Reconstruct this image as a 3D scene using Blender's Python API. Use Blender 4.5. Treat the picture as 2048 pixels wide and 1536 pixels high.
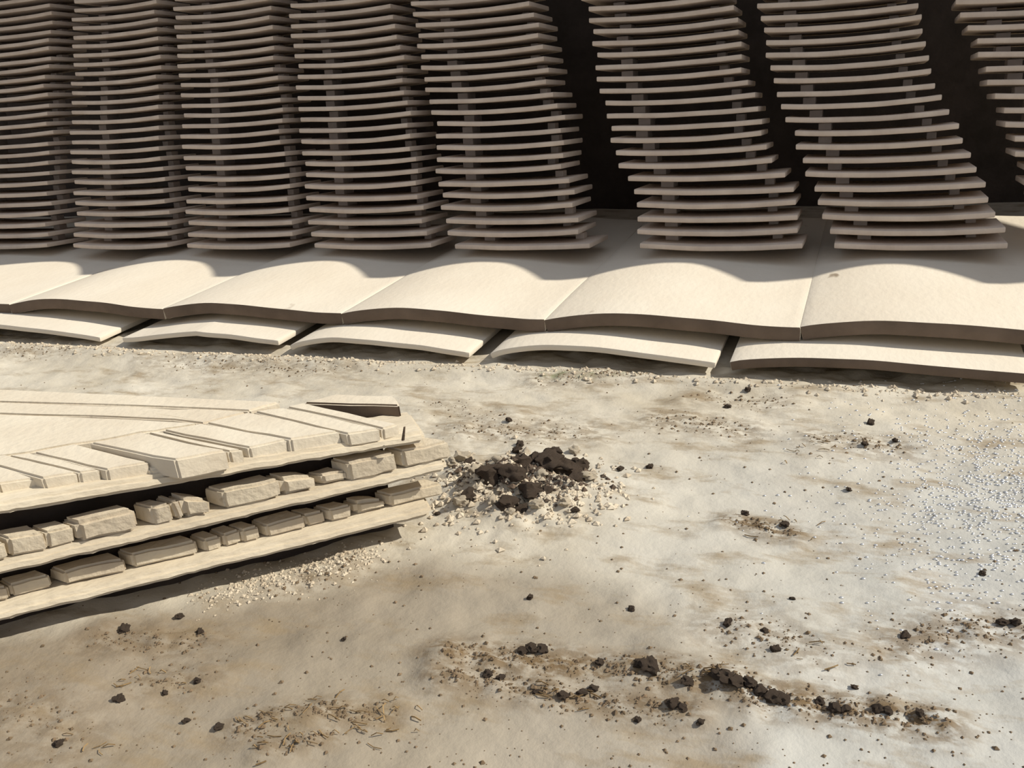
import bpy, bmesh, math, random
import numpy as np
from mathutils import Vector, Matrix, noise as mnoise

# ------------------------------------------------------------------ scene, camera, light
for o in list(bpy.data.objects):
    bpy.data.objects.remove(o)
scn = bpy.context.scene
COL = scn.collection
random.seed(7)
S = 0.6                                   # metres per layout unit (camera height = 1 unit)

PC = np.array([1024.0, 768.0])            # image centre of the 2048 x 1536 frame
VL = np.array([-4029.0, 490.0])           # vanishing point of the tile rows
VD = np.array([1763.0, -14.0])            # vanishing point of the tile lengths
F = float(np.sqrt(-(VL - PC) @ (VD - PC)))
def _n(v): return v / np.linalg.norm(v)
def _ray(x, y): return np.array([(x - PC[0]) / F, -(y - PC[1]) / F, 1.0])
_X = -_n(_ray(*VL)); _Y = _n(_ray(*VD)); _Y = _n(_Y - _X * (_X @ _Y)); _Z = np.cross(_X, _Y)
if _Z[1] < 0: _Z = -_Z
RW = np.array([_X, _Y, _Z])               # camera axes (right, up, forward) -> world

def ground_pt(x, y, z=0.0):               # layout point seen at a pixel, at height z over the ground
    r = RW @ _ray(x, y)
    return r * ((z - 1.0) / r[2]) + np.array([0, 0, 1.0])
def plane_pt(x, y, p0, nrm):
    r = RW @ _ray(x, y); c = np.array([0, 0, 1.0])
    return c + r * (((p0 - c) @ nrm) / (r @ nrm))
def project(p):
    q = RW.T @ (np.asarray(p, float) - np.array([0, 0, 1.0]))
    return PC[0] + F * q[0] / q[2], PC[1] - F * q[1] / q[2]

cam_d = bpy.data.cameras.new('camera'); cam = bpy.data.objects.new('camera', cam_d); COL.objects.link(cam)
cam_d.sensor_width = 36.0; cam_d.lens = F / 2048.0 * 36.0; cam_d.clip_start = 0.01
m = Matrix.Identity(4)
for i in range(3):
    m[i][0] = RW[i, 0]; m[i][1] = RW[i, 1]; m[i][2] = -RW[i, 2]
m[2][3] = S
cam.matrix_world = m
scn.camera = cam

SUN_EL = math.radians(40); SUN_AZ = (0.975, 0.22)
sv = Vector((SUN_AZ[0], SUN_AZ[1], 0)).normalized() * math.cos(SUN_EL) + Vector((0, 0, math.sin(SUN_EL)))
sun_d = bpy.data.lights.new('sun', 'SUN'); sun = bpy.data.objects.new('sun', sun_d); COL.objects.link(sun)
sun_d.energy = 5.0; sun_d.angle = math.radians(0.6); sun_d.color = (1.0, 0.945, 0.84)
sun.rotation_euler = sv.to_track_quat('Z', 'Y').to_euler(); sun.location = (3, 1, 4)

wd = bpy.data.worlds.new('world'); scn.world = wd; wd.use_nodes = True
bg = wd.node_tree.nodes['Background']
bg.inputs['Color'].default_value = (0.78, 0.84, 0.98, 1); bg.inputs['Strength'].default_value = 0.55

scn.view_settings.view_transform = 'Standard'; scn.view_settings.look = 'None'
scn.view_settings.gamma = 1.0; scn.view_settings.use_curve_mapping = False
scn.view_settings.exposure = 0.0

# ------------------------------------------------------------------ helpers
def tag(o, label=None, cat=None, group=None, kind=None):
    if label: o['label'] = label
    if cat: o['category'] = cat
    if group: o['group'] = group
    if kind: o['kind'] = kind
    return o

def link(name, me, mat=None, parent=None, loc=(0, 0, 0), rot=(0, 0, 0)):
    o = bpy.data.objects.new(name, me); COL.objects.link(o)
    if mat and not me.materials: me.materials.append(mat)
    o.location = [c * S for c in loc]; o.rotation_euler = rot
    if parent: o.parent = parent
    return o

def mesh_from_bm(bm, name, smooth=None):
    bmesh.ops.recalc_face_normals(bm, faces=bm.faces)
    for v in bm.verts: v.co *= S
    me = bpy.data.meshes.new(name); bm.to_mesh(me); bm.free()
    if smooth is not None:
        for p in me.polygons: p.use_smooth = True
        me.set_sharp_from_angle(angle=math.radians(smooth))
    return me

ORD = ['zeroth', 'first', 'second', 'third', 'fourth', 'fifth', 'sixth', 'seventh', 'eighth', 'ninth', 'tenth',
       'eleventh', 'twelfth', 'thirteenth', 'fourteenth', 'fifteenth', 'sixteenth', 'seventeenth', 'eighteenth',
       'nineteenth', 'twentieth'] + ['twenty-' + w for w in ('first', 'second', 'third', 'fourth', 'fifth', 'sixth',
       'seventh', 'eighth', 'ninth')] + ['thirtieth'] + ['thirty-' + w for w in ('first', 'second', 'third', 'fourth', 'fifth', 'sixth')]

_rs = np.random.RandomState(11); _LAT = _rs.rand(256, 256)
def vnoise(x, y):
    xi = np.floor(x).astype(int); yi = np.floor(y).astype(int)
    fx = x - xi; fy = y - yi; fx = fx * fx * (3 - 2 * fx); fy = fy * fy * (3 - 2 * fy)
    a = _LAT[xi % 256, yi % 256]; b = _LAT[(xi + 1) % 256, yi % 256]
    c = _LAT[xi % 256, (yi + 1) % 256]; d = _LAT[(xi + 1) % 256, (yi + 1) % 256]
    return (a * (1 - fx) + b * fx) * (1 - fy) + (c * (1 - fx) + d * fx) * fy - 0.5
def fbm(x, y, o=4):
    t = 0; a = 1.0
    for k in range(o):
        t = t + a * vnoise(x * 2 ** k + 17.3 * k, y * 2 ** k + 5.1 * k); a *= 0.5
    return t

# ------------------------------------------------------------------ materials
def material(name, base, var, rough=0.9, scale=6.0, bump=0.3, bscale=60.0, fleck=None, stretch=(1, 1, 1), bdist=0.004, spec=0.15):
    mt = bpy.data.materials.new(name); mt.use_nodes = True
    nt = mt.node_tree; N = nt.nodes; L = nt.links; b = N['Principled BSDF']
    b.inputs['Roughness'].default_value = rough
    b.inputs['Specular IOR Level'].default_value = spec
    tc = N.new('ShaderNodeTexCoord'); mp = N.new('ShaderNodeMapping'); L.new(tc.outputs['Object'], mp.inputs['Vector'])
    mp.inputs['Scale'].default_value = stretch
    oi = N.new('ShaderNodeObjectInfo'); ad = N.new('ShaderNodeVectorMath'); ad.operation = 'ADD'
    ml = N.new('ShaderNodeMath'); ml.operation = 'MULTIPLY'; ml.inputs[1].default_value = 37.0
    L.new(oi.outputs['Random'], ml.inputs[0]); L.new(mp.outputs[0], ad.inputs[0]); L.new(ml.outputs[0], ad.inputs[1])
    n1 = N.new('ShaderNodeTexNoise'); n1.inputs['Scale'].default_value = scale; n1.inputs['Detail'].default_value = 6; n1.inputs['Roughness'].default_value = 0.6
    L.new(ad.outputs[0], n1.inputs['Vector'])
    cr = N.new('ShaderNodeValToRGB'); cr.color_ramp.elements[0].position = 0.32; cr.color_ramp.elements[1].position = 0.68
    cr.color_ramp.elements[0].color = (*var, 1); cr.color_ramp.elements[1].color = (*base, 1)
    L.new(n1.outputs[0], cr.inputs[0]); out = cr.outputs[0]
    if fleck:
        n3 = N.new('ShaderNodeTexNoise'); n3.inputs['Scale'].default_value = fleck[1]; n3.inputs['Detail'].default_value = 3
        L.new(ad.outputs[0], n3.inputs['Vector'])
        c3 = N.new('ShaderNodeValToRGB'); c3.color_ramp.elements[0].position = fleck[2]; c3.color_ramp.elements[1].position = fleck[2] + 0.05
        c3.color_ramp.elements[0].color = (0, 0, 0, 1); c3.color_ramp.elements[1].color = (1, 1, 1, 1)
        L.new(n3.outputs[0], c3.inputs[0])
        mx = N.new('ShaderNodeMix'); mx.data_type = 'RGBA'; L.new(c3.outputs[0], mx.inputs[0]); L.new(out, mx.inputs[6]); mx.inputs[7].default_value = (*fleck[0], 1)
        out = mx.outputs[2]
    L.new(out, b.inputs['Base Color'])
    n2 = N.new('ShaderNodeTexNoise'); n2.inputs['Scale'].default_value = bscale; n2.inputs['Detail'].default_value = 5
    L.new(ad.outputs[0], n2.inputs['Vector'])
    bp = N.new('ShaderNodeBump'); bp.inputs['Strength'].default_value = bump; bp.inputs['Distance'].default_value = bdist
    L.new(n2.outputs[0], bp.inputs['Height']); L.new(bp.outputs[0], b.inputs['Normal'])
    return mt

M_BASE = material('pale_clay_tile', (0.72, 0.65, 0.53), (0.66, 0.58, 0.46), scale=5, bump=0.25, bscale=90, stretch=(1.0, 0.5, 1.0), fleck=((0.30, 0.24, 0.17), 14.0, 0.73))
M_SHADE_EDGE = material('shade_brown_edge', (0.17, 0.125, 0.09), (0.12, 0.088, 0.063), scale=12, bump=0.4, bscale=90)  # shade on front faces put into a dark brown
M_STACK = material('drying_clay_tile', (0.64, 0.53, 0.42), (0.52, 0.42, 0.33), scale=9, bump=0.3, bscale=120)
M_BRICK = material('weathered_brick', (0.64, 0.56, 0.42), (0.50, 0.42, 0.31), scale=14, bump=0.5, bscale=110, fleck=((0.30, 0.23, 0.16), 26.0, 0.70))
M_FLAT = material('dusty_flat_tile', (0.68, 0.61, 0.48), (0.58, 0.50, 0.38), scale=7, bump=0.35, bscale=100, fleck=((0.36, 0.28, 0.18), 18.0, 0.72))
M_PLANK = material('clay_smeared_plank', (0.66, 0.58, 0.44), (0.52, 0.44, 0.32), scale=9, bump=0.5, bscale=130, stretch=(0.4, 1, 1))
M_CLOD = material('dark_soil', (0.14, 0.10, 0.07), (0.06, 0.045, 0.033), scale=30, bump=0.8, bscale=150)
M_SPECK = material('brown_dirt', (0.22, 0.155, 0.095), (0.12, 0.085, 0.05), scale=30, bump=0.5, bscale=150)
M_PALE = material('pale_crumb', (0.62, 0.54, 0.41), (0.42, 0.34, 0.24), scale=30, bump=0.6, bscale=150)
M_STRAW = material('dry_straw', (0.34, 0.23, 0.11), (0.20, 0.13, 0.06), scale=30, bump=0.3, bscale=100)
M_SHADE = material('shade_core', (0.06, 0.045, 0.035), (0.035, 0.027, 0.02), scale=12, bump=0.6, bscale=80)  # near-black stands in for the shade inside gaps
M_SHADE_ROOF = material('shade_roof_clay', (0.30, 0.22, 0.16), (0.22, 0.16, 0.12), scale=8, bump=0.3, bscale=90)
M_GLARE = material('glare_grains', (0.80, 0.80, 0.78), (0.70, 0.70, 0.70), rough=0.42, scale=20, bump=0.0, spec=0.9)  # shiny grains made up to imitate glare
M_GLARE.node_tree.nodes['Principled BSDF'].inputs['Metallic'].default_value = 1.0

def ground_material():
    mt = bpy.data.materials.new('dried_mud'); mt.use_nodes = True
    nt = mt.node_tree; N = nt.nodes; L = nt.links; b = N['Principled BSDF']
    b.inputs['Specular IOR Level'].default_value = 0.12
    tc = N.new('ShaderNodeTexCoord')
    def noise(scale, detail, stretch=(1, 1, 1), rough=0.6):
        mp = N.new('ShaderNodeMapping'); mp.inputs['Scale'].default_value = stretch
        L.new(tc.outputs['Object'], mp.inputs[0])
        n = N.new('ShaderNodeTexNoise'); n.inputs['Scale'].default_value = scale; n.inputs['Detail'].default_value = detail; n.inputs['Roughness'].default_value = rough
        L.new(mp.outputs[0], n.inputs['Vector']); return n.outputs[0]
    def ramp(src, p0, p1, c0, c1):
        c = N.new('ShaderNodeValToRGB'); c.color_ramp.elements[0].position = p0; c.color_ramp.elements[1].position = p1
        c.color_ramp.elements[0].color = (*c0, 1); c.color_ramp.elements[1].color = (*c1, 1); L.new(src, c.inputs[0]); return c.outputs[0]
    def mix(f, a, bb):
        x = N.new('ShaderNodeMix'); x.data_type = 'RGBA'; L.new(f, x.inputs[0])
        for s, i in ((a, 6), (bb, 7)):
            if isinstance(s, tuple): x.inputs[i].default_value = (*s, 1)
            else: L.new(s, x.inputs[i])
        return x.outputs[2]
    at = N.new('ShaderNodeAttribute'); at.attribute_name = 'shade_damp'
    dirt = N.new('ShaderNodeAttribute'); dirt.attribute_name = 'dirt'
    pale = ramp(noise(5, 6), 0.3, 0.7, (0.44, 0.385, 0.29), (0.60, 0.55, 0.45))
    shade_damp = ramp(noise(6, 6), 0.3, 0.7, (0.20, 0.16, 0.11), (0.31, 0.255, 0.185))  # dark tones for painted foreground shadow, also the heap's moist soil
    sl = N.new('ShaderNodeAttribute'); sl.attribute_name = 'sheen_tint'
    pale = mix(sl.outputs['Fac'], pale, ramp(noise(6, 6), 0.3, 0.7, (0.39, 0.385, 0.35), (0.50, 0.495, 0.46)))  # cool reflected sheen painted as paler grey ground
    c = mix(at.outputs['Fac'], pale, shade_damp)
    st = ramp(noise(16, 6, (0.55, 1.3, 1), 0.65), 0.52, 0.67, (0, 0, 0), (1, 1, 1))
    sm = N.new('ShaderNodeMath'); sm.operation = 'MULTIPLY'; L.new(st, sm.inputs[0]); sm.inputs[1].default_value = 0.75
    c = mix(sm.outputs[0], c, (0.27, 0.205, 0.125))
    gr = N.new('ShaderNodeAttribute'); gr.attribute_name = 'moss'
    gm = N.new('ShaderNodeMath'); gm.operation = 'MULTIPLY'; L.new(gr.outputs['Fac'], gm.inputs[0]); L.new(ramp(noise(40, 4), 0.42, 0.62, (0, 0, 0), (1, 1, 1)), gm.inputs[1])
    c = mix(gm.outputs[0], c, (0.16, 0.19, 0.08))
    fn = ramp(noise(70, 4, (0.7, 1.2, 1)), 0.40, 0.56, (0, 0, 0), (1, 1, 1))
    dm = N.new('ShaderNodeMath'); dm.operation = 'MULTIPLY'; L.new(fn, dm.inputs[0]); L.new(dirt.outputs['Fac'], dm.inputs[1])
    c = mix(dm.outputs[0], c, (0.17, 0.115, 0.06))
    L.new(c, b.inputs['Base Color'])
    b.inputs['Roughness'].default_value = 0.92
    bp = N.new('ShaderNodeBump'); bp.inputs['Strength'].default_value = 0.35; bp.inputs['Distance'].default_value = 0.004
    L.new(noise(120, 6), bp.inputs['Height']); L.new(bp.outputs[0], b.inputs['Normal'])
    return mt
M_GROUND = ground_material()

# ------------------------------------------------------------------ ground
def seg_dist(P, a, b):
    ab = b - a; t = np.clip(((P - a) @ ab) / (ab @ ab), 0, 1)
    return np.linalg.norm(P - (a + t[..., None] * ab), axis=-1)

# streaks of loose dark dirt (pixel polylines, half width, strength)
STREAKS = [([(890, 1300), (1180, 1325), (1290, 1335), (1450, 1360), (1530, 1395)], .030, 1.0),
           ([(880, 1345), (1060, 1370), (1180, 1390), (1370, 1412)], .028, 0.8),
           ([(1450, 1360), (1550, 1390), (1700, 1415), (1880, 1440)], .030, 1.0),
           ([(480, 1450), (640, 1415), (770, 1420)], .026, 0.7),
           ([(530, 1490), (650, 1470)], .020, 0.6),
           ([(1450, 1250), (1560, 1270), (1620, 1300)], .05, 0.5),
           ([(1800, 1280), (1930, 1245), (2040, 1250)], .05, 0.7),
           ([(1470, 1030), (1580, 1055)], .030, 0.9),
           ([(1310, 835), (1480, 850)], .05, 0.6),
           ([(1640, 870), (1800, 890)], .05, 0.6),
           ([(920, 850), (1160, 860)], .07, 0.55),
           ([(190, 1265), (400, 1270)], .035, 0.55),
           ([(300, 1350), (400, 1350)], .035, 0.5),
           ([(560, 1160), (720, 1110)], .035, 0.45),
           ([(0, 705), (160, 700)], .05, 0.4), ([(330, 720), (700, 735)], .07, 0.4),
           ([(1080, 760), (1290, 745)], .05, 0.5), ([(20, 1400), (140, 1480)], .06, 0.4),
           ([(1400, 790), (1560, 800)], .05, 0.4), ([(880, 800), (1000, 830)], .06, 0.3)]
MOUND = ground_pt(1040, 975)[:2]

def ground_height(X, Y):
    P = np.stack([X, Y], -1)
    near = np.clip((3.3 - Y) / 0.4, 0, 1)
    h = 0.018 * fbm(X * 2.2, Y * 2.2, 3) + near * (0.010 * fbm(X * 11, Y * 15, 3))
    dirt = np.zeros_like(X)
    for pts, w, s in STREAKS:
        q = [ground_pt(*p)[:2] for p in pts]
        d = np.min([seg_dist(P, q[i], q[i + 1]) for i in range(len(q) - 1)], axis=0)
        dirt = np.maximum(dirt, s * np.clip(1.15 - d / (w * 2.0), 0, 1))
    h = h + dirt * 0.014 * (0.6 + fbm(X * 30, Y * 40, 3))
    dm = (P - MOUND) / np.array([0.20, 0.17])
    mo = np.exp(-np.sum(dm ** 2, -1) * 1.3)
    h = h + mo * (0.045 + 0.05 * fbm(X * 22, Y * 26, 3))
    ridge = np.exp(-((Y - 2.53) / 0.05) ** 2)
    h = h + ridge * 0.017 - 0.022 * np.exp(-((Y - 2.78) / 0.13) ** 2) * (0.5 + fbm(X * 14, Y * 20, 3))
    pile = np.clip(((X + 0.9) * 0.0), 0, 1)
    return h - 0.012, dirt, mo

def axis(lo, a, b, hi, fine, coarse):
    return np.concatenate([np.arange(lo, a, coarse), np.arange(a, b, fine), np.arange(b, hi + 1e-6, coarse)])
gx = axis(-12, -3.4, 1.3, 9, 0.0095, 0.12); gy = axis(-4, 0.55, 2.75, 9, 0.0085, 0.12)
GX, GY = np.meshgrid(gx, gy)
GH, GD, GM = ground_height(GX, GY)
nx, ny = len(gx), len(gy)
co = np.stack([GX, GY, GH], -1).reshape(-1, 3) * S
ii = np.arange(nx * ny).reshape(ny, nx)
faces = np.stack([ii[:-1, :-1], ii[:-1, 1:], ii[1:, 1:], ii[1:, :-1]], -1).reshape(-1, 4)
me = bpy.data.meshes.new('ground')
me.vertices.add(len(co)); me.vertices.foreach_set('co', co.ravel())
me.loops.add(faces.size); me.loops.foreach_set('vertex_index', faces.ravel())
me.polygons.add(len(faces)); me.polygons.foreach_set('loop_start', np.arange(0, faces.size, 4))
me.polygons.foreach_set('loop_total', np.full(len(faces), 4)); me.update(calc_edges=True)
me.polygons.foreach_set('use_smooth', np.ones(len(faces), bool))
# foreground shadow and lack of sheen painted brown, left of the pile's end
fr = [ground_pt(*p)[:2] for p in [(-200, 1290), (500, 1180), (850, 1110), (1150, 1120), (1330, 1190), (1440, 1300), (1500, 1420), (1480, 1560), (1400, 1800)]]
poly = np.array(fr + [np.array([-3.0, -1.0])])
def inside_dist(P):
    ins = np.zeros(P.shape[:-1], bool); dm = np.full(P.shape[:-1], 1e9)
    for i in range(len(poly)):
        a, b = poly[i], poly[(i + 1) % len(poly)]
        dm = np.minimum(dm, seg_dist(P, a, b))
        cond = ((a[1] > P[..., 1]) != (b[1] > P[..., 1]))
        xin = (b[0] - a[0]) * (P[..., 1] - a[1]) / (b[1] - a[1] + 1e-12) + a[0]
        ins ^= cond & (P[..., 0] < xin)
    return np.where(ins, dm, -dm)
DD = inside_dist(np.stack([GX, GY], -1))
shade_damp = np.clip(DD / 0.10 + 0.5 + 0.5 * fbm(GX * 6, GY * 6, 3), 0, 1)
shade_damp = np.maximum(shade_damp * (0.62 + 0.33 * np.clip((-GX - 0.35) / 0.9, 0, 1)), 0.9 * np.clip(GM * 1.3 - 0.45 + 0.8 * fbm(GX * 18, GY * 20, 2), 0, 1))  # painted shade deepens leftwards; the heap's share is moist soil
gq = [ground_pt(*p)[:2] for p in [(1090, 752), (1200, 752), (1285, 742)]]
MS = np.minimum(seg_dist(np.stack([GX, GY], -1), gq[0], gq[1]), seg_dist(np.stack([GX, GY], -1), gq[1], gq[2]))
moss = 0.75 * np.clip(1 - MS / 0.05, 0, 1)
sheen_tint = 0.85 * np.clip((GX + 0.62) / 0.7 + 0.5 * fbm(GX * 3, GY * 3, 2), 0, 1) * np.clip((2.45 - GY) / 0.5, 0, 1)  # mask of the painted sheen, stronger to the right
for nm, arr in (('sheen_tint', sheen_tint), ('shade_damp', shade_damp), ('dirt', GD), ('moss', moss)):
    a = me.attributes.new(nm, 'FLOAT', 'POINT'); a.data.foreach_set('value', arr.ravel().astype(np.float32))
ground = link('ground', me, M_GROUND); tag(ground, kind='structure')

def gz(x, y):
    return float(ground_height(np.array([[x]]), np.array([[y]]))[0][0, 0])

# ------------------------------------------------------------------ curved base tiles (two layers)
def prof_s(u):                            # skewed hump, flat tail
    if u < 0.32: return math.sin(math.pi / 2 * u / 0.32) ** 0.85
    return 0.5 * (1 + math.cos(math.pi * (u - 0.32) / 0.68))
def prof_arch(u):
    return math.sin(math.pi / 2 * u / 0.30) ** 0.7 if u < 0.30 else 1 - ((u - 0.30) / 0.70) ** 1.9
def prof_kink(u):
    return u / 0.5 if u < 0.5 else 1 - 0.62 * (u - 0.5) / 0.5

def curved_tile(w, length, t, amp, prof, nu=28, nv=10, seed=0, bev=0.006):
    bm = bmesh.new(); rnd = random.Random(seed)
    us = [i / nu for i in range(nu + 1)]
    pts = [(u * w, amp * prof(u)) for u in us]
    nrm = []
    for i in range(nu + 1):
        a = pts[max(i - 1, 0)]; b = pts[min(i + 1, nu)]
        tx, tz = b[0] - a[0], b[1] - a[1]; l = math.hypot(tx, tz); nrm.append((-tz / l, tx / l))
    ph = rnd.random() * 9
    rows = []
    for j in range(nv + 1):
        v = j / nv; row = []
        for i in range(nu + 1):
            e = 0.004 * mnoise.noise((us[i] * 3 + ph, v * 3, 0))
            fy = 0.008 * mnoise.noise((us[i] * 5 + ph, 3.3, v * 0.1)) if j == 0 else 0
            row.append((bm.verts.new((pts[i][0], v * length + fy, pts[i][1] + e)),
                        bm.verts.new((pts[i][0] + nrm[i][0] * t, v * length + fy, pts[i][1] + nrm[i][1] * t + e))))
        rows.append(row)
    for j in range(nv):
        for i in range(nu):
            a, b, c, d = rows[j][i], rows[j][i + 1], rows[j + 1][i + 1], rows[j + 1][i]
            bm.faces.new([a[1], b[1], c[1], d[1]]); bm.faces.new([d[0], c[0], b[0], a[0]])
    for i in range(nu):
        bm.faces.new([rows[0][i][0], rows[0][i + 1][0], rows[0][i + 1][1], rows[0][i][1]])
        bm.faces.new([rows[nv][i + 1][0], rows[nv][i][0], rows[nv][i][1], rows[nv][i + 1][1]])
    for j in range(nv):
        bm.faces.new([rows[j + 1][0][0], rows[j][0][0], rows[j][0][1], rows[j + 1][0][1]])
        bm.faces.new([rows[j][nu][0], rows[j + 1][nu][0], rows[j + 1][nu][1], rows[j][nu][1]])
    bmesh.ops.recalc_face_normals(bm, faces=bm.faces)
    es = [e for e in bm.edges if len(e.link_faces) == 2 and e.calc_face_angle(0) > 0.9]
    bmesh.ops.bevel(bm, geom=es, offset=bev, segments=2, affect='EDGES', profile=0.6)
    return mesh_from_bm(bm, 'curved_tile', 40)

LOW_T, LOW_A, UP_T, UP_A = 0.020, 0.037, 0.044, 0.028
UP_Z = 0.058; UY = 2.75
# lower layer: measured left / right ends at the front edge
low = [((-170, 684), (195, 690), prof_arch), ((245, 689), (560, 702), prof_kink), ((590, 702), (945, 716), prof_arch),
       ((985, 722), (1432, 737), prof_arch), ((1468, 735), (2055, 760), prof_arch)]
LOW_L = ['leftmost lower curved tile, cut by the photo edge', 'kinked and cracked lower tile with a blunt straight right end',
         'arched lower tile left of the middle with a dark gap under it', 'arched lower tile right of the middle above the greenish mud stain',
         'rightmost lower curved tile with a long dark front edge', 'lower curved tile past the right edge']
for i, (a, b, pf) in enumerate(low):
    A = ground_pt(*a); B = ground_pt(*b)
    yf = 2.61
    A = A * 0 + np.array([A[0], yf, 0]); w = B[0] - A[0]
    o = link('base_tile', curved_tile(w, 1.35, LOW_T if i < 4 else 0.030, LOW_A if i < 4 else 0.022, pf, seed=i), M_BASE, loc=(A[0], yf + 0.01 * (i % 2), 0.006))
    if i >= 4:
        o.data.materials.append(M_SHADE_EDGE)  # front face coloured dark for its shade
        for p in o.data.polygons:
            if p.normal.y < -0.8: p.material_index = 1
    if i == 5:
        tag(o, 'lower curved clay tile at the far right, past the photo edge', 'tile', 'lower row of base tiles')
    else:
        tag(o, LOW_L[i], 'tile', 'lower row of base tiles')
up_px = [(-330, 626), (30, 636), (335, 642), (690, 654), (1095, 664), (1605, 686)]
ux = [plane_pt(x, y + 6, np.array([0, UY, 0]), np.array([0, 1.0, 0]))[0] for x, y in up_px]
ux.append(ux[-1] + (ux[-1] - ux[-2])); ux.append(ux[-1] + 0.75)
uy = UY
UP_L = ['leftmost upper curved tile', 'upper curved tile, second from the left', 'upper curved tile over the kinked lower tile',
        'upper curved tile in the middle of the row', 'upper curved tile right of the middle', 'rightmost upper curved tile under the right photo edge']
for i in range(len(ux) - 1):
    w = ux[i + 1] - ux[i] - 0.007
    o = link('base_tile', curved_tile(w, 1.55, UP_T, UP_A, prof_s, seed=20 + i), M_BASE, loc=(ux[i], uy, UP_Z))
    o.data.materials.append(M_SHADE_EDGE)  # shade of the front edge painted brown
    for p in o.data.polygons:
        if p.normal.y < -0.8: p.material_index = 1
    tag(o, (UP_L[i] if i < 6 else 'upper curved tile under the rightmost stack') + ', pale clay, shade-painted brown front edge', 'tile', 'upper row of base tiles')

# ------------------------------------------------------------------ leaning columns of stacked tiles
TILT = math.radians(5.5)
Z0 = UP_Z + UP_T + UP_A * 0.5 + 0.044
BY = 3.45
cols = [(-95, 108), (152, 345), (380, 597), (627, 866), (905, 1182), (1278, 1611), (1662, 2028), (2112, 2560)]
d_dir = _n(RW @ _ray(150, -4350))
p0 = np.array([0, BY, Z0]); nrm = _n(np.cross(np.array([1.0, 0, 0]), d_dir))
PITCH = 0.0452                       # vertical pitch of the courses
T_ST = 0.0195; DEP = 0.27
def stack_mesh(seed):
    rnd = random.Random(seed); w = 1.0; nu = 12; bm = bmesh.new()
    sag = 0.0085 + rnd.uniform(-.002, .003); tilt = rnd.uniform(-.003, .003)
    def zf(u): return sag * ((2 * u - 1) ** 2) + tilt * (u - .5) + 0.0016 * mnoise.noise((u * 4, seed, 0))
    rows = []
    for j, v in enumerate((0, 0.5, 1)):
        rows.append([(bm.verts.new((u / nu, v * DEP, zf(u / nu))), bm.verts.new((u / nu, v * DEP, zf(u / nu) + T_ST))) for u in range(nu + 1)])
    for j in range(2):
        for i in range(nu):
            a, b, c, d = rows[j][i], rows[j][i + 1], rows[j + 1][i + 1], rows[j + 1][i]
            bm.faces.new([a[1], b[1], c[1], d[1]]); bm.faces.new([d[0], c[0], b[0], a[0]])
        for k in (0, nu):
            bm.faces.new([rows[j][k][0], rows[j + 1][k][0], rows[j + 1][k][1], rows[j][k][1]])
    for j in (0, 2):
        for i in range(nu):
            bm.faces.new([rows[j][i][0], rows[j][i + 1][0], rows[j][i + 1][1], rows[j][i][1]])
    bmesh.ops.recalc_face_normals(bm, faces=bm.faces)
    es = [e for e in bm.edges if e.calc_face_angle(0) > 0.9]
    bmesh.ops.bevel(bm, geom=es, offset=0.005, segments=2, affect='EDGES', profile=0.5)
    return mesh_from_bm(bm, 'stacked_tile', 35)
ST_MESH = [stack_mesh(s) for s in range(7)]
def box_bm(x0, x1, y0, y1, z0, z1, bev=0.0, seg=1):
    bm = bmesh.new(); bmesh.ops.create_cube(bm, size=1)
    for v in bm.verts:
        v.co = Vector((x0 + (v.co.x + .5) * (x1 - x0), y0 + (v.co.y + .5) * (y1 - y0), z0 + (v.co.z + .5) * (z1 - z0)))
    if bev: bmesh.ops.bevel(bm, geom=list(bm.edges), offset=bev, segments=seg, affect='EDGES')
    return bm
NIB = mesh_from_bm(box_bm(0.0, 0.085, 0.13, DEP - 0.05, T_ST + 0.002, PITCH + 0.003, 0.002), 'nib')
NIB.materials.append(M_STACK)
NIB2 = mesh_from_bm(box_bm(0.0, 0.06, 0.17, DEP - 0.05, T_ST + 0.002, PITCH + 0.003, 0.002), 'nib')
NIB2.materials.append(M_STACK)
for me_ in ST_MESH: me_.materials.append(M_STACK)
nt_ = 0
for ci, (xl, xr) in enumerate(cols):
    L0 = plane_pt(xl, 486, p0, nrm); R0 = plane_pt(xr, 486, p0, nrm)
    w0 = (R0[0] - L0[0]) * 0.965
    rnd = random.Random(100 + ci); drift = 0.0
    base = np.array([L0[0], BY, Z0])
    for k in range(40):
        p = base + d_dir * (k * PITCH / d_dir[2])
        sx, sy = project(p + np.array([w0 if ci == 0 else 0, 0, 0]))
        if sy < -26: break
        if ci == 7 and sx > 2080: continue
        drift = 0.75 * drift + rnd.uniform(-.012, .012)
        dx = drift + rnd.uniform(-.008, .008); wk = w0 * (1 + rnd.uniform(-.018, .018))
        o = link('stacked_tile', rnd.choice(ST_MESH), None, loc=(p[0] + dx, p[1] + rnd.uniform(-.006, .006), p[2]), rot=(-TILT, rnd.uniform(-.004, .004), rnd.uniform(-.01, .01)))
        o.scale = (wk, 1, 1)
        nth = ORD[k + 1] if k else 'lowest'
        tag(o, 'thin curved clay tile, %s from the bottom in the %s column from the left' % (nth, ORD[ci + 1]) if k else
            'thin curved clay tile, lowest in the %s column from the left' % ORD[ci + 1], 'tile', 'tiles stacked in the %s column from the left' % ORD[ci + 1])
        for mesh_, fx in ((NIB, 0.13), (NIB2, 0.80)):
            nb = bpy.data.objects.new('nib', mesh_); COL.objects.link(nb); nb.parent = o
            nb.location = (S * (fx + 0.012 * rnd.uniform(-1, 1)), 0, 0)
        nt_ += 1
print('stack tiles', nt_)

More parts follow.
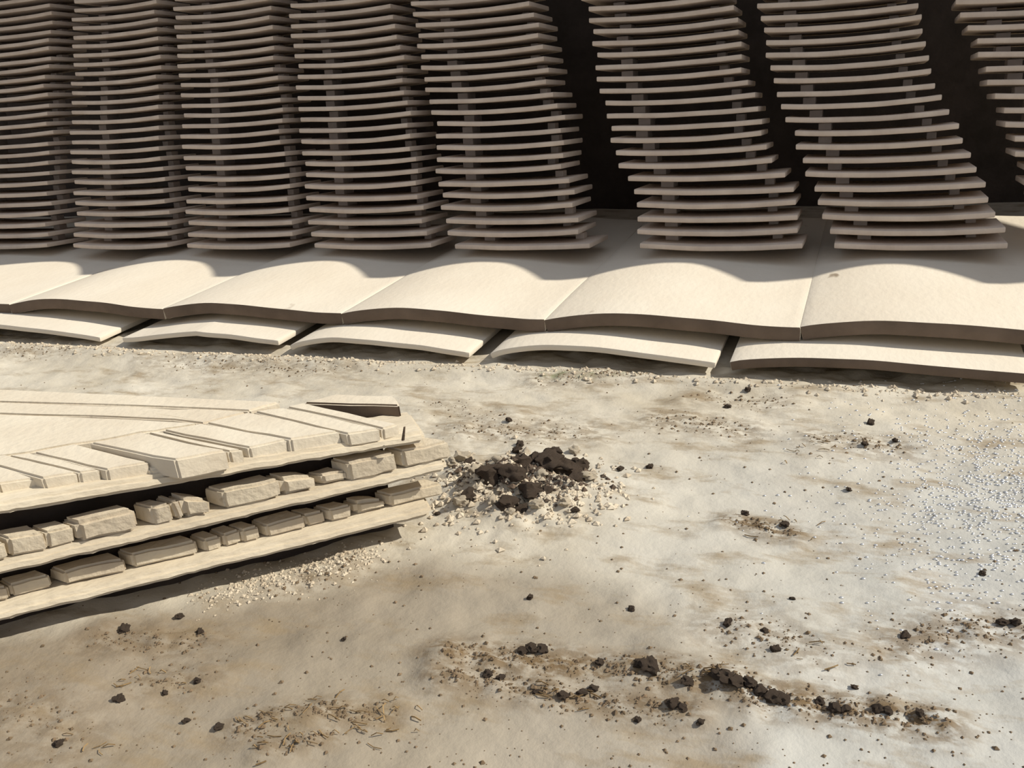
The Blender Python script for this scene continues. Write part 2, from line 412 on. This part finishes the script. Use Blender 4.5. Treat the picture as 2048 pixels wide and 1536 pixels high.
# unseen wall and scalloped roof, added to shade the stacks
def slab(name, x0, x1, y0, y1, z0, z1, mat):
    o = link(name, mesh_from_bm(box_bm(x0, x1, y0, y1, z0, z1), name), mat); return tag(o, kind='structure')
slab('added_wall_back', -7.5, 3.5, 5.15, 5.3, -0.02, 2.2, M_SHADE)  # added out of view to carry the roof and darken the gaps
def shade_eave():
    Zr = 1.90; ye = 3.686; per = 0.735; x0 = -7.5; n = 15; sub = 16
    bm = bmesh.new(); prev = None
    for i in range(n * sub + 1):
        u = (i % sub) / sub; x = x0 + per * i / sub + SHADE_EAVE_PH
        a = SHADE_EAVE_A * (math.sin(math.pi / 2 * u / 0.72) ** 1.1 if u < 0.72 else math.cos(math.pi / 2 * (u - 0.72) / 0.28) ** 0.9 if u < 1 else 0)
        f0 = bm.verts.new((x, ye + a, Zr + 0.25 * a)); f1 = bm.verts.new((x, ye + a, Zr + 0.25 * a + .06))
        b0 = bm.verts.new((x, 5.2, Zr + 0.75)); b1 = bm.verts.new((x, 5.2, Zr + 0.81))
        cur = (f0, f1, b0, b1)
        if prev:
            bm.faces.new([prev[0], cur[0], cur[1], prev[1]]); bm.faces.new([prev[1], cur[1], cur[3], prev[3]])
            bm.faces.new([prev[0], prev[2], cur[2], cur[0]]); bm.faces.new([prev[2], prev[3], cur[3], cur[2]])
        prev = cur
    o = link('shade_roof', mesh_from_bm(bm, 'shade_eave'), M_SHADE_ROOF); tag(o, kind='structure')  # invented roof edge, scalloped to shape the shadow on the tiles
SHADE_EAVE_A = 0.20; SHADE_EAVE_PH = -0.12 + 0.557 - 0.735  # set so the cast scallops land in place
shade_eave()

# ------------------------------------------------------------------ pile of planks, bricks and flat tiles
Z3 = 0.045
A3 = ground_pt(0, 1239, Z3); B3 = ground_pt(745, 1056, Z3)
av = _n(np.array([B3[0] - A3[0], B3[1] - A3[1], 0])); iv = np.array([-av[1], av[0], 0])   # along, inward
O = np.array([A3[0], A3[1], 0])
def pp(x, y, d=0.0):                       # pixel -> (s, z) on the pile's front plane pushed in by d
    p = plane_pt(x, y, O + iv * d, iv); return float((p - O) @ av), float(p[2])
def loc(s, d, z): return O + av * s + iv * d + np.array([0, 0, z])
YAW = math.atan2(av[1], av[0])

LS = (-0.053)                             # the top plank and the tiles on it dip towards the right end
Z2B, Z2T, Z3B, Z3T = 0.135, 0.158, 0.041, 0.062
def z1b(s): return 0.256 + LS * s
def z1t(s): return 0.279 + LS * s
def s_at(px, zf, d=0.0):
    lo, hi = -1.5, 1.6
    for _ in range(50):
        mid = 0.5 * (lo + hi)
        if project(loc(mid, d, zf(mid)))[0] < px: lo = mid
        else: hi = mid
    return 0.5 * (lo + hi)

_q = lambda x, y: plane_pt(x, y, O + np.array([0, 0, 0.302]), _n(np.array([-LS * av[0], -LS * av[1], 1.0])))
_e = _q(503, 821) - _q(695, 868); SKEW = float((_e @ av) / (_e @ iv)); print('skew', SKEW)
def rough_block(w, d, h, seed, bev=0.006, amp=0.004, cuts=3, freq=16, dip=0.0, taper=0.0):
    bm = box_bm(0, w, 0, d, 0, h)
    bmesh.ops.bevel(bm, geom=list(bm.edges), offset=min(bev, 0.3 * min(w, d, h)), segments=2, affect='EDGES')
    long = [e for e in bm.edges if e.calc_length() > 0.02]
    bmesh.ops.subdivide_edges(bm, edges=long, cuts=cuts, use_grid_fill=True)
    for v in bm.verts:
        q = v.co * freq + Vector((seed * 3.7, seed * 1.3, 0))
        v.co += amp * mnoise.noise_vector(q) + 0.4 * amp * mnoise.noise_vector(q * 2.7)
        v.co.z += dip * v.co.x - taper * (v.co.x / w) ** 2 * (v.co.z / h)
        v.co.x += SKEW * v.co.y
    return mesh_from_bm(bm, 'block', 45)

def plank(name, s0, s1, dep, z0, h, dip, seed, label, d0=0.0):
    bm = box_bm(0, s1 - s0, 0, dep, 0, h)
    bmesh.ops.bevel(bm, geom=[e for e in bm.edges], offset=0.007, segments=2, affect='EDGES')
    long = [e for e in bm.edges if abs(e.verts[0].co.x - e.verts[1].co.x) > 0.3]
    bmesh.ops.subdivide_edges(bm, edges=long, cuts=90, use_grid_fill=True)
    for v in bm.verts:
        q = Vector((v.co.x * 20 + seed * 9, v.co.y * 14, v.co.z * 14))
        v.co += 0.0018 * mnoise.noise_vector(q) + 0.0014 * mnoise.noise_vector(q * 3)
        v.co.y += 0.30 * v.co.z - 0.004                       # front sloped back to catch more sun
        v.co.z += dip * v.co.x
    p = loc(s0, d0, z0)
    o = link(name, mesh_from_bm(bm, name, 50), M_PLANK, loc=p, rot=(0, 0, YAW))
    return tag(o, label, 'plank', 'planks of the brick pile')
sE1 = s_at(850, z1t); sE2 = s_at(893, lambda s: Z2T); sE3 = s_at(865, lambda s: Z3B)
plank('plank', -0.30, sE1, 0.13, z1b(-0.30), 0.023, LS, 1, 'pale plank on top of the pile, right under the flat tiles')
plank('plank', -0.30, sE2, 0.13, Z2B, Z2T - Z2B, 0, 2, 'pale plank in the middle of the pile, between two rows of bricks')
plank('plank', -0.30, sE3, 0.13, Z3B, Z3T - Z3B, 0, 3, 'lowest pale plank, with the black gap to the ground under it')

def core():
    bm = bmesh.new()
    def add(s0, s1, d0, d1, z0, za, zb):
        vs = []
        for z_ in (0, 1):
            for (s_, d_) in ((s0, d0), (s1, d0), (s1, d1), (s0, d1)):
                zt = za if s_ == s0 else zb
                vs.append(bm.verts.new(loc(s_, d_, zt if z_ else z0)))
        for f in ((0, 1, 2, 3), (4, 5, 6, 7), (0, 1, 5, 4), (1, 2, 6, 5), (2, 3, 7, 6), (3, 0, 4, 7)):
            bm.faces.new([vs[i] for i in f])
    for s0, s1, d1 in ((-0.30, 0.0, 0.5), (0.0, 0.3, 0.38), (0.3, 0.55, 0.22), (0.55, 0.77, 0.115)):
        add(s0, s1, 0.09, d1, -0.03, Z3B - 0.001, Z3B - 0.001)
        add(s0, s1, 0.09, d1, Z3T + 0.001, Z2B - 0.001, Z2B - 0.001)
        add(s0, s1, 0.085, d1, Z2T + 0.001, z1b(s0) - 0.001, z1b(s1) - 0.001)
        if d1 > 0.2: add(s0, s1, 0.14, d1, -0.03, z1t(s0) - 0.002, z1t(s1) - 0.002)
    o = link('shade_core', mesh_from_bm(bm, 'shade_core'), M_SHADE); tag(o, kind='structure')  # added dark mass that blackens the gaps and props the planks
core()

# bricks: (left px, right px, height, set-back, label detail)
T2 = [(-75, 20, .034, .0, 'squarish end of a brick'), (26, 100, .036, .002, 'pinkish brick with chipped top'), (101, 155, .034, .004, 'cracked short brick'),
      (163, 287, .042, -.004, 'broad brick with a worn sloping top'), (310, 350, .036, .0, 'small squared brick beside a dark gap'),
      (353, 371, .036, .003, 'narrow brick sliver'), (373, 428, .040, -.002, 'brick with a rounded right shoulder'),
      (457, 570, .036, -.002, 'long scratched brick'), (571, 640, .037, .0, 'brick with a round worn right end'),
      (648, 703, .020, .006, 'low broken brick sunk between taller ones'), (704, 800, .038, -.002, 'long scratched brick beside a dark slot'),
      (814, 905, .036, .0, 'pale brick nearest the heap of clods')]
T3 = [(-80, 22, .034, .0, 'brick at the photo edge'), (26, 106, .034, .004, 'dim brick'), (133, 256, .036, .0, 'wide dim brick'), (272, 402, .037, .002, 'widest dim brick'),
      (418, 453, .033, .0, 'small dim brick'), (455, 492, .034, .002, 'small dim brick'), (494, 530, .034, .0, 'small dim brick'),
      (542, 620, .036, .0, 'dim brick'), (622, 662, .034, .003, 'short dim brick'), (668, 712, .035, .0, 'short dim brick'),
      (722, 787, .036, .002, 'dim brick with a rounded top'), (795, 900, .034, .0, 'half sunlit brick')]
for tier, (rows, zt, nm) in enumerate(((T2, Z2T, 'middle'), (T3, Z3T, 'lowest'))):
    for i, (a, b, h, sb, det) in enumerate(rows):
        s0 = s_at(a, lambda s: zt); s1 = s_at(b, lambda s: zt)
        w = s1 - s0 - 0.001; d0 = (0.008, 0.034)[tier] + sb; h = h * (1.08, 0.86)[tier]; seed = i + 40 * tier
        me_ = rough_block(w, (0.046, 0.042)[tier] - max(sb, 0), h, seed, bev=0.009 if 'round' in det or 'worn' in det else 0.005, taper=0.014 if 'round' in det else 0.0)
        yaw = YAW + random.uniform(-.012, .03)
        o = link('brick', me_, M_BRICK, loc=loc(s0, d0, zt + 0.001), rot=(0, 0, yaw))
        r = len(rows) - i
        tag(o, '%s, %s from the right on the %s plank' % (det, ORD[r] if r > 1 else 'first', nm), 'brick', 'bricks on the %s plank' % nm)

# flat tiles on top of the pile
zc = 0.302
TN = _n(np.array([-LS * av[0], -LS * av[1], 1.0])); TP = O + np.array([0, 0, zc])
def tp(x, y, dz=0.0): return plane_pt(x, y, TP + np.array([0, 0, dz]), TN)
def prism(name, pts, th, seed, mat, label, cat, group, dz=0.0, bev=0.004, grow=0.0):
    P = [tp(x, y, dz) for x, y in pts]
    c = sum(P) / len(P)
    bm = bmesh.new()
    top = [bm.verts.new(p - c) for p in P]; bot = [bm.verts.new(p - c - np.array([0, 0, th])) for p in P]
    n = len(P); bm.faces.new(top); bm.faces.new(bot[::-1])
    for i in range(n): bm.faces.new([top[i], bot[i], bot[(i + 1) % n], top[(i + 1) % n]])
    bmesh.ops.recalc_face_normals(bm, faces=bm.faces)
    bmesh.ops.bevel(bm, geom=list(bm.edges), offset=bev, segments=2, affect='EDGES')
    bmesh.ops.triangulate(bm, faces=[f for f in bm.faces if len(f.verts) > 4])
    bmesh.ops.subdivide_edges(bm, edges=[e for e in bm.edges if e.calc_length() > 0.04], cuts=3)
    for v in bm.verts:
        q = v.co * 12 + Vector((seed * 5.1, 0, seed))
        v.co += 0.003 * mnoise.noise_vector(q) + 0.0015 * mnoise.noise_vector(q * 3)
    o = link(name, mesh_from_bm(bm, name, 40), mat, loc=c)
    return tag(o, label, cat, group)
TH = 0.030
FR = [([(-110, 990), (-8, 968), (-120, 925), (-260, 940)], 0, 'flat tile at the left photo edge, front row of the pile top'),
      ([(-6, 968), (74, 953), (-60, 915), (-118, 925)], -.004, 'broken flat tile with a split corner, beside the left photo edge'),
      ([(84, 956), (155, 943), (10, 908), (-58, 915)], 0, 'flat tile left of the thin dark slot in the front row'),
      ([(157, 944), (200, 937), (62, 905), (12, 910)], 0, 'narrow flat tile immediately left of the wide slot'),
      ([(211, 938), (298, 923), (150, 888), (64, 902)], .001, 'wide flat tile with a worn front edge, left of the sunken fragment'),
      ([(351, 921), (455, 899), (283, 866), (176, 884)], .012, 'raised flat tile standing proud with a dark left side'),
      ([(458, 901), (486, 896), (318, 863), (290, 866)], .002, 'narrow flat tile right of the raised one'),
      ([(497, 893), (575, 879), (405, 846), (322, 860)], .002, 'flat tile with a sharp square front in the middle of the front row'),
      ([(579, 879), (680, 862), (498, 823), (409, 845)], .003, 'long clean flat tile left of the widest dark slot'),
      ([(695, 868), (761, 856), (566, 814), (503, 822)], 0, 'worn flat tile right of the widest dark slot'),
      ([(764, 856), (798, 848), (606, 806), (570, 813)], -.002, 'last flat tile at the right end of the front row')]
for i, (pts, dz, lab) in enumerate(FR):
    prism('flat_tile', pts, TH + dz, i, M_FLAT, lab, 'tile', 'flat tiles on the pile', dz)
prism('tile_fragment', [(300, 938), (333, 933), (300, 922), (262, 927)], .020, 30, M_FLAT, 'small sunken tile fragment in the gap left of the raised tile', 'fragment', 'flat tiles on the pile', -.012)
BR = [([(-260, 938), (60, 903), (174, 884), (281, 866), (403, 846), (180, 834), (-260, 822)], -.002, 'broad dusty flat tile behind the front row of the pile'),
      ([(-260, 820), (180, 832), (405, 844), (495, 822), (210, 811), (-260, 797)], 0, 'long flat tile across the middle of the pile top'),
      ([(-260, 795), (210, 809), (498, 820), (560, 803), (-260, 766)], .003, 'long flat tile along the back edge of the pile top')]
for i, (pts, dz, lab) in enumerate(BR):
    prism('flat_tile', pts, TH + dz, 50 + i, M_FLAT, lab, 'tile', 'flat tiles on the pile', dz)
prism('flat_tile', [(604, 803), (800, 811), (788, 793), (670, 787)], .034, 70, M_FLAT, 'slab behind the pile\'s right corner with a dark brown shaded face', 'tile', 'flat tiles on the pile', 0.002)  # dark brown of the face is painted shade
sl = bpy.context.scene.objects[[o.name for o in COL.objects if o.name.startswith('flat_tile')][-1]]
sl.data.materials.append(M_SHADE_EDGE)  # shade on the slab's sides painted dark brown
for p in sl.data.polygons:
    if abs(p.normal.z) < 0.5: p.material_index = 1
print('pile', [tuple(np.round([(tp(*q) - O) @ av, (tp(*q) - O) @ iv, tp(*q)[2]], 3)) for q in [(0, 778), (560, 803), (800, 812), (455, 899), (283, 866)]], sE1, sE2, sE3)

# ------------------------------------------------------------------ clods, crumbs, straw
def clod_mesh(seed, mat, sub=3):
    bm = bmesh.new(); bmesh.ops.create_icosphere(bm, subdivisions=sub, radius=1.0)
    for v in bm.verts:
        q = v.co * 1.3 + Vector((seed * 7.7, seed * 2.1, 0))
        v.co *= 1 + 0.65 * mnoise.noise(q) + 0.32 * mnoise.noise(q * 2.6)
        v.co.z *= 0.72
    me_ = mesh_from_bm(bm, 'clod', 50); me_.materials.append(mat); return me_
DARK = [clod_mesh(i, M_CLOD) for i in range(6)]; PALE = [clod_mesh(20 + i, M_PALE) for i in range(5)]
def clod(px, py, rpx, meshes, label, group, rnd, sink=0.35):
    g = ground_pt(px, py); z = gz(g[0], g[1]); g = ground_pt(px, py, z); z = gz(g[0], g[1])
    r = rpx * (1.0 - z) / 1.0 * np.linalg.norm(g - np.array([0, 0, 1])) / F
    o = link('clod', rnd.choice(meshes), None, loc=(g[0], g[1], z + r * (0.75 - sink)), rot=(rnd.uniform(-.4, .4), rnd.uniform(-.4, .4), rnd.uniform(0, 6.28)))
    o.scale = (r * rnd.uniform(.9, 1.25), r * rnd.uniform(.8, 1.1), r * rnd.uniform(.75, 1.0))
    return tag(o, label, 'clod', group)
rnd = random.Random(5)
HD = [(958, 950, 17), (940, 935, 12), (982, 965, 24), (1008, 950, 21), (1030, 975, 20), (1045, 935, 19), (1072, 925, 17), (1098, 935, 24), (1128, 945, 24),
      (1160, 930, 15), (1065, 985, 21), (1012, 1000, 17), (1148, 970, 18), (1090, 1000, 14), (1110, 915, 15), (1040, 1015, 12), (935, 985, 13), (1035, 905, 11)]
for x, y, r in HD:
    clod(x, y, r * 1.08, DARK, 'dark moist clod in the crumbly heap right of the brick pile', 'dark clods of the heap', rnd, 0.25)
HP = [(928, 920, 16), (905, 932, 13), (955, 968, 15), (922, 1002, 14), (1082, 955, 14), (1050, 915, 13), (1020, 1018, 12), (985, 1012, 11), (1075, 1012, 13), (1110, 975, 13), (1180, 955, 12), (1150, 905, 11), (1130, 1000, 12), (1000, 925, 12)]
for x, y, r in HP:
    clod(x, y, r, PALE, 'pale crumbly lump in the heap right of the brick pile', 'pale lumps of the heap', rnd, 0.25)
FC = [(1300, 1335, 16), (1282, 1330, 12), (1065, 1304, 12), (1085, 1302, 9), (1045, 1305, 9), (1200, 1328, 9), (1435, 1352, 14), (1452, 1358, 17), (1475, 1364, 15), (1500, 1372, 13), (1520, 1385, 12), (1545, 1398, 14), (1565, 1402, 12), (1375, 1365, 10),
      (975, 1350, 9), (1000, 1355, 8), (1075, 1385, 9), (1125, 1398, 10), (1165, 1390, 9), (1185, 1378, 8), (1345, 1412, 11), (1365, 1418, 9), (1640, 1405, 10), (1670, 1418, 12), (1690, 1422, 9), (1755, 1420, 10), (1775, 1424, 8), (1840, 1435, 8)]
for k, (x, y, r) in enumerate(FC):
    if k == 0: lab, g = 'biggest brown clod in the middle of the upper foreground dirt streak', None
    elif k < 6: lab, g = 'brown clod in the upper dirt streak, left of the long ridge of clods', 'clods of the upper streak'
    elif k < 14: lab, g = 'dark brown clod in the long ridge of clods right of the foreground middle', 'clods of the long ridge'
    elif k < 22: lab, g = 'brown clod in the lower dirt streak below the upper one', 'clods of the lower streak'
    else: lab, g = 'brown clod in the trail running right from the long ridge of clods', 'clods of the trail'
    clod(x, y, r, DARK, lab, g, rnd)
SC = [(1455, 1252, 10), (1530, 1262, 8), (1550, 1302, 10), (1810, 1272, 10), (2005, 1250, 10), (2030, 1252, 11), (1490, 1028, 9), (1570, 1052, 10), (1495, 787, 8), (1455, 815, 7), (1730, 890, 8), (1790, 884, 7), (1740, 848, 8),
      (1698, 983, 6), (1965, 1150, 7), (1585, 1198, 6), (1710, 1375, 7), (1275, 1445, 8), (1400, 1452, 9), (1060, 1198, 8), (1263, 1220, 7), (238, 1402, 9), (360, 1235, 9), (248, 1262, 10), (400, 1265, 8), (395, 1365, 8), (438, 1458, 9), (372, 1442, 8), (118, 1488, 10), (330, 1390, 6), (688, 1278, 6), (1018, 845, 8), (1040, 890, 9), (875, 1030, 7), (1150, 1022, 9), (1240, 940, 8), (1300, 935, 8)]
for x, y, r in SC:
    if x > 1440 and y > 1180: wh = 'right foreground'
    elif x > 1440: wh = 'mud at the right, below the base tiles'
    elif y < 1100: wh = 'mud around the heap of clods'
    elif x < 720: wh = 'left foreground'
    else: wh = 'middle foreground'
    clod(x, y, r * 0.85, DARK, 'small lone brown clod lying on the %s' % wh, 'lone clods on the ' + wh, rnd)

OCT = np.array([(1, 0, 0), (-1, 0, 0), (0, 1, 0), (0, -1, 0), (0, 0, 1), (0, 0, -1)], float)
OF = np.array([(0, 2, 4), (2, 1, 4), (1, 3, 4), (3, 0, 4), (2, 0, 5), (1, 2, 5), (3, 1, 5), (0, 3, 5)])
def scatter(name, P, R, mat, label, cat, rs, flat=0.7, smooth=False):
    n = len(P); Z = ground_height(P[:, :1], P[:, 1:2])[0][:, 0]
    V = OCT[None] * (0.7 + 0.6 * rs.rand(n, 6, 1)) * R[:, None, None]
    ang = rs.rand(n) * 6.28; c_, s_ = np.cos(ang)[:, None], np.sin(ang)[:, None]
    W = V.copy(); W[..., 0] = V[..., 0] * c_ - V[..., 1] * s_; W[..., 1] = V[..., 0] * s_ + V[..., 1] * c_; W[..., 2] *= flat
    W[..., 0] += P[:, :1]; W[..., 1] += P[:, 1:2]; W[..., 2] += (Z + R * 0.2)[:, None]
    fs = (OF[None] + (np.arange(n) * 6)[:, None, None]).reshape(-1, 3)
    me_ = bpy.data.meshes.new(name); me_.from_pydata((W.reshape(-1, 3) * S).tolist(), [], fs.tolist())
    if smooth: me_.polygons.foreach_set('use_smooth', np.ones(len(me_.polygons), bool))
    o = link(name, me_, mat); return tag(o, label, cat, kind='stuff')
rs = np.random.RandomState(3)
def streak_points(dens):
    out = []
    for pts, w, st in STREAKS:
        q = [ground_pt(*p)[:2] for p in pts]
        for i in range(len(q) - 1):
            L_ = np.linalg.norm(q[i + 1] - q[i]); n = int(dens * st * (L_ + w) * 10)
            t = rs.rand(n, 1); out.append(q[i] * (1 - t) + q[i + 1] * t + rs.randn(n, 2) * w * 0.55)
    return np.concatenate(out)
P = streak_points(110); R = 0.0012 + 0.0042 * rs.rand(len(P)) ** 4
scatter('dirt_crumbs', P, R, M_SPECK, 'dark dirt crumbs strewn in streaks over the mud', 'dirt', rs)
n = 1500; PX = np.stack([rs.rand(n) * 2300 - 120, 745 + 790 * rs.rand(n)], 1)
P = np.array([ground_pt(*p)[:2] for p in PX]); R = 0.0013 + 0.0035 * rs.rand(n) ** 3
scatter('scattered_crumbs', P, R, M_SPECK, 'tiny brown specks of dirt scattered over the pale ground', 'dirt', rs)
P = MOUND + rs.randn(700, 2) * np.array([.075, .045]) + np.array([0, 0.01]); R = 0.003 + 0.009 * rs.rand(700) ** 2
scatter('mound_dirt', P, R, M_CLOD, 'dark loose soil between the clods of the heap', 'dirt', rs)
P = MOUND + rs.randn(1500, 2) * np.array([.105, .075]) + np.array([0, -0.02]); R = 0.003 + 0.008 * rs.rand(1500) ** 2.2
scatter('mound_crumbs', P, R, M_PALE, 'pale crumbs covering the heap of clods', 'dirt', rs)
a_, b_ = ground_pt(420, 1175)[:2], ground_pt(740, 1095)[:2]
t = rs.rand(700, 1); P = a_ * (1 - t) + b_ * t + rs.randn(700, 2) * .035; R = 0.0015 + 0.0045 * rs.rand(700) ** 2
P2 = np.stack([rs.uniform(-3.7, 1.0, 1500), 2.55 + 0.03 * rs.randn(1500)], 1); R2 = 0.002 + 0.008 * rs.rand(1500) ** 2.5
scatter('pale_crumbs', np.concatenate([P, P2]), np.concatenate([R, R2]), M_PALE, 'pale mud crumbs along the pile and the foot of the tiles', 'dirt', rs)

def straw(name, centres, n, spread, label, mat):
    bm = bmesh.new(); rr = random.Random(9)
    for _ in range(n):
        c = rr.choice(centres); g = ground_pt(c[0] + rr.gauss(0, spread[0]), c[1] + rr.gauss(0, spread[1]))
        l = rr.uniform(.008, .028); r = rr.uniform(.0007, .0014); a = rr.gauss(0.1, .7)
        dx, dy = l * math.cos(a), l * math.sin(a); z = gz(g[0], g[1]) + .003
        p = [Vector((g[0] - dx / 2, g[1] - dy / 2, z)), Vector((g[0] + .1 * dy, g[1] - .1 * dx, z + rr.uniform(0, .006))), Vector((g[0] + dx / 2, g[1] + dy / 2, z))]
        prev = None
        for q in p:
            ring = [bm.verts.new(q + Vector((-dy / l * r * math.cos(k), dx / l * r * math.cos(k), r * math.sin(k)))) for k in (0, 2.09, 4.19)]
            if prev:
                for k in range(3): bm.faces.new([prev[k], prev[(k + 1) % 3], ring[(k + 1) % 3], ring[k]])
            prev = ring
    o = link(name, mesh_from_bm(bm, name), mat); return tag(o, label, 'straw', kind='stuff')
straw('straw_bits', [(640, 1415), (690, 1410), (760, 1420), (730, 1445), (540, 1440), (560, 1490), (630, 1475), (1400, 1340), (1120, 1390), (1580, 1050), (1650, 1310), (1640, 890), (220, 1480), (280, 1340)], 110, (45, 14), 'brown bits of straw trodden into the foreground mud', M_STRAW)
tw = tp(803, 858); bm = bmesh.new()
bmesh.ops.create_cone(bm, segments=7, radius1=.0035, radius2=.002, depth=.03, cap_ends=True)
for v in bm.verts: v.co.z += .015; v.co.x += .25 * v.co.z
o = link('twig', mesh_from_bm(bm, 'twig'), M_CLOD, loc=(tw[0], tw[1], z1t(sE1) + .001)); tag(o, 'short dark twig sticking up at the right corner of the pile', 'twig')

# added metallic grains imitating surface glare on the right side of the ground
n = 1500; gxp = 2075 - np.abs(rs.randn(n)) * 190; gyp = 965 + rs.randn(n) * 105
P = np.array([ground_pt(x, max(y, 745))[:2] for x, y in zip(gxp, gyp)]); R = 0.0012 + 0.0015 * rs.rand(n)
def glare_grit(P, R):
    bm = bmesh.new(); bmesh.ops.create_icosphere(bm, subdivisions=2, radius=1); V = np.array([v.co[:] for v in bm.verts]); Fc = np.array([[v.index for v in f.verts] for f in bm.faces]); bm.free()
    Z = ground_height(P[:, :1], P[:, 1:2])[0][:, 0]
    W = V[None] * R[:, None, None] * np.array([1.5, 1.0, 0.8]); W[..., 0] += P[:, :1]; W[..., 1] += P[:, 1:2]; W[..., 2] += (Z + R * .3)[:, None]
    fs = (Fc[None] + (np.arange(len(P)) * len(V))[:, None, None]).reshape(-1, 3)
    me_ = bpy.data.meshes.new('glare_grains'); me_.from_pydata((W.reshape(-1, 3) * S).tolist(), [], fs.tolist()); me_.polygons.foreach_set('use_smooth', np.ones(len(fs), bool))
    o = link('glare_grains', me_, M_GLARE); tag(o, 'added shiny grains imitating glare on the mud at the right photo edge', 'glare_grit', kind='stuff')
glare_grit(P, R)
